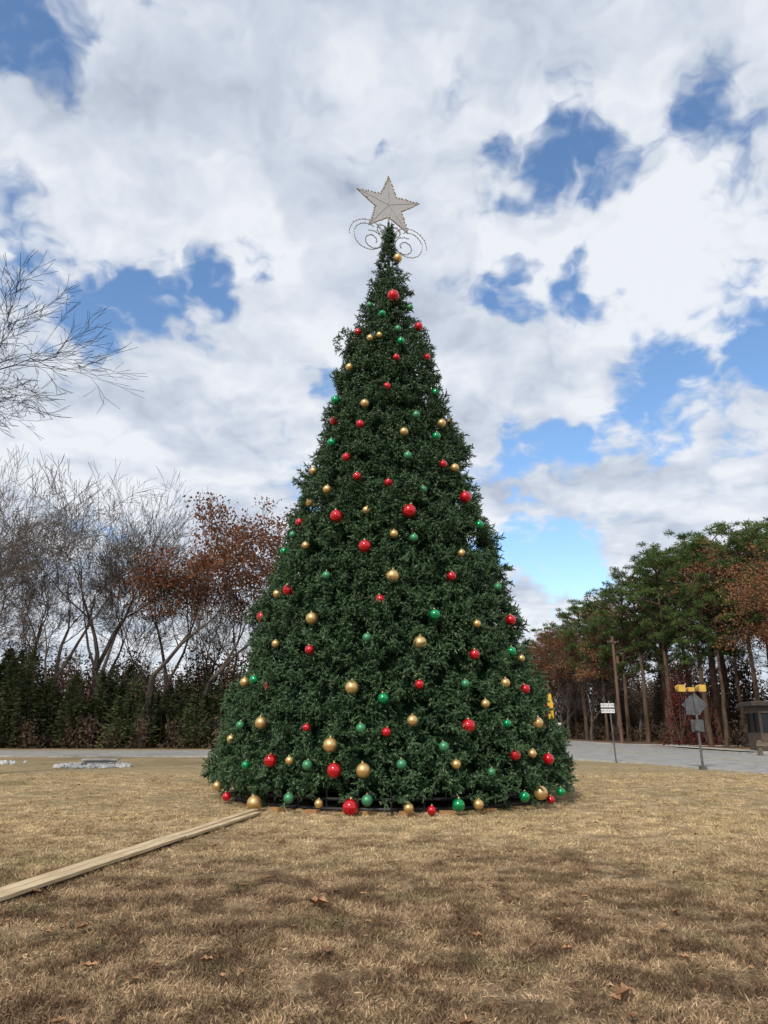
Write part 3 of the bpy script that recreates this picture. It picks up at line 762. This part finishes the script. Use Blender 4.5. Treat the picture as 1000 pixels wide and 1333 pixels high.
ns = empty("notice_sign", (12.9, 55, 0))
mb = MB(); mb.tube([Vector((0, 0, 0)), Vector((0, 0, 1.9))], [.035, .035], 6); mb.box((0, -.05, 1.55), (.42, .012, .62), mat=1)
for i in range(4): mb.box((0, -.059, 1.72 - i * .12), (.3, .004, .045), mat=2)
obj("post_and_plate", mb.mesh("notice", [gal, white, black]), parent=ns)
up = empty("utility_pole", (22.95, 72, 0), R(-10))
pole = mat_var("weathered_pole", (0.10, 0.058, 0.04), (0.18, 0.105, 0.07), 2, .9, stretch=(1, 1, .2))
mb = MB(); mb.tube([Vector((0, 0, 0)), Vector((0, 0, 10.2))], [.17, .12], 9); mb.box((0, -.17, 9.7), (1.1, .10, .10))
for x in (-.5, 0, .5): mb.tube([Vector((x, -.17, 9.75)), Vector((x, -.17, 9.9))], [.04, .03], 6)
mb.tube([Vector((.30, 0, 7.6)), Vector((.30, 0, 8.3))], [.15, .15], 10)
obj("pole", mb.mesh("pole", [pole]), parent=up)
mb = MB()
for x in (-.5, .5):
    pth = [Vector((x + t * 40, -.17 - t * 30, 9.9 - 4 * t * (1 - t) * 1.0)) for t in np.linspace(0, 1, 16)]; mb.tube(pth, [.013] * 16, 3)
obj("wires", mb.mesh("wires", [black]), parent=up)
for (x, y, col) in ((13.75, 62, (0.75, 0.42, 0.03)), (13.2, 62.5, (0.55, 0.03, 0.03))):
    fm = mat_var("banner_fabric", tuple(c * .8 for c in col), col, 2, .7)
    fe = empty("feather_banner", (x, y, 0)); mb = MB(); mb.tube([Vector((0, 0, 0)), Vector((0, 0, 3.6)), Vector((.12, 0, 4.2)), Vector((.4, 0, 4.35))], [.025, .02, .015, .01], 6)
    q = len(mb.v); n = 14
    for i in range(n + 1):
        t = i / n; z = .9 + 3.35 * t; mb.v += [(.03 + .1 * max(0, t - .8) * 3, 0, z), (.03 + .5 * (1 - .15 * t) * (1 if t < .85 else .8), .06 * math.sin(6 * t), z)]
    for i in range(n): mb.f.append((q + 2 * i, q + 2 * i + 1, q + 2 * i + 3, q + 2 * i + 2)); mb.m.append(1)
    obj("banner", mb.mesh("banner", [gal, fm]), parent=fe)
gbm = mat_var("booth_panel", (0.035, 0.028, 0.023), (0.06, 0.048, 0.04), 3, .7)
tan = mat_var("booth_wall", (0.065, 0.045, 0.034), (0.10, 0.072, 0.055), 3, .7)
glass, nt, b = new_mat("dark_glass"); tcx = N(nt, 'ShaderNodeTexCoord')
nt.links.new(mix_c(nt, noise(nt, tcx.outputs['Object'], 2), (0.01, 0.012, 0.014), (0.03, 0.035, 0.04)), b.inputs['Base Color']); b.inputs['Roughness'].default_value = .15
b.inputs['Specular IOR Level'].default_value = .2
gbo = empty("guard_booth", (25.4, 46.5, 0), R(-12))
mb = MB(); W_, Dp = 4.2, 3.0
mb.box((0, 0, .08), (W_ + .4, Dp + .4, .16))
obj("plinth", mb.mesh("plinth", [conc]), parent=gbo)
mb = MB()
mb.box((0, 0, .7), (W_, Dp, 1.05)); mb.box((0, 0, 2.62), (W_, Dp, .42))
obj("walls", mb.mesh("walls", [tan]), parent=gbo)
mb = MB()
for x in (-W_ / 2 + .08, -.7, .7, W_ / 2 - .08):
    for y in (-Dp / 2 + .08, Dp / 2 - .08): mb.box((x, y, 1.817), (.14, .14, 1.18))
for x in (-W_ / 2 + .08, W_ / 2 - .08): mb.box((x, 0, 1.817), (.12, .12, 1.18))
obj("window_mullions", mb.mesh("mullions", [gbm]), parent=gbo)
mb = MB(); mb.box((0, 0, 1.817), (W_ - .2, Dp - .2, 1.17)); obj("windows", mb.mesh("win", [glass]), parent=gbo)
mb = MB(); mb.box((.1, -Dp / 2 - .02, 1.2), (.9, .05, 2.0)); mb.box((.1, -Dp / 2 - .05, 1.65), (.6, .02, .8), mat=1); mb.box((-1.2, -Dp / 2 - .03, 1.15), (.5, .1, .5), mat=2)
obj("door", mb.mesh("door", [gbm, glass, white]), parent=gbo)
mb = MB(); mb.box((0, 0, 2.93), (W_ + .8, Dp + .8, .20)); mb.box((0, 0, 3.07), (W_ + .5, Dp + .5, .08), mat=1)
o = obj("roof", mb.mesh("roof", [gbm, tan]), parent=gbo); bevel(o, .02)
tb = empty("timber_barrier", (21.6, 43.0, 0), R(-14)); tw = mat_var("weathered_timber", (0.10, 0.075, 0.055), (0.18, 0.14, 0.10), 3, .9, stretch=(.3, 2, 2))
mb = MB()
for x in (0, .55, 2.4): mb.box((x, 0, .42), (.2, .2, .84))
mb.box((1.3, -.13, .62), (3.0, .06, .22))
o = obj("posts_and_rail", mb.mesh("barrier", [tw]), parent=tb); bevel(o, .01)
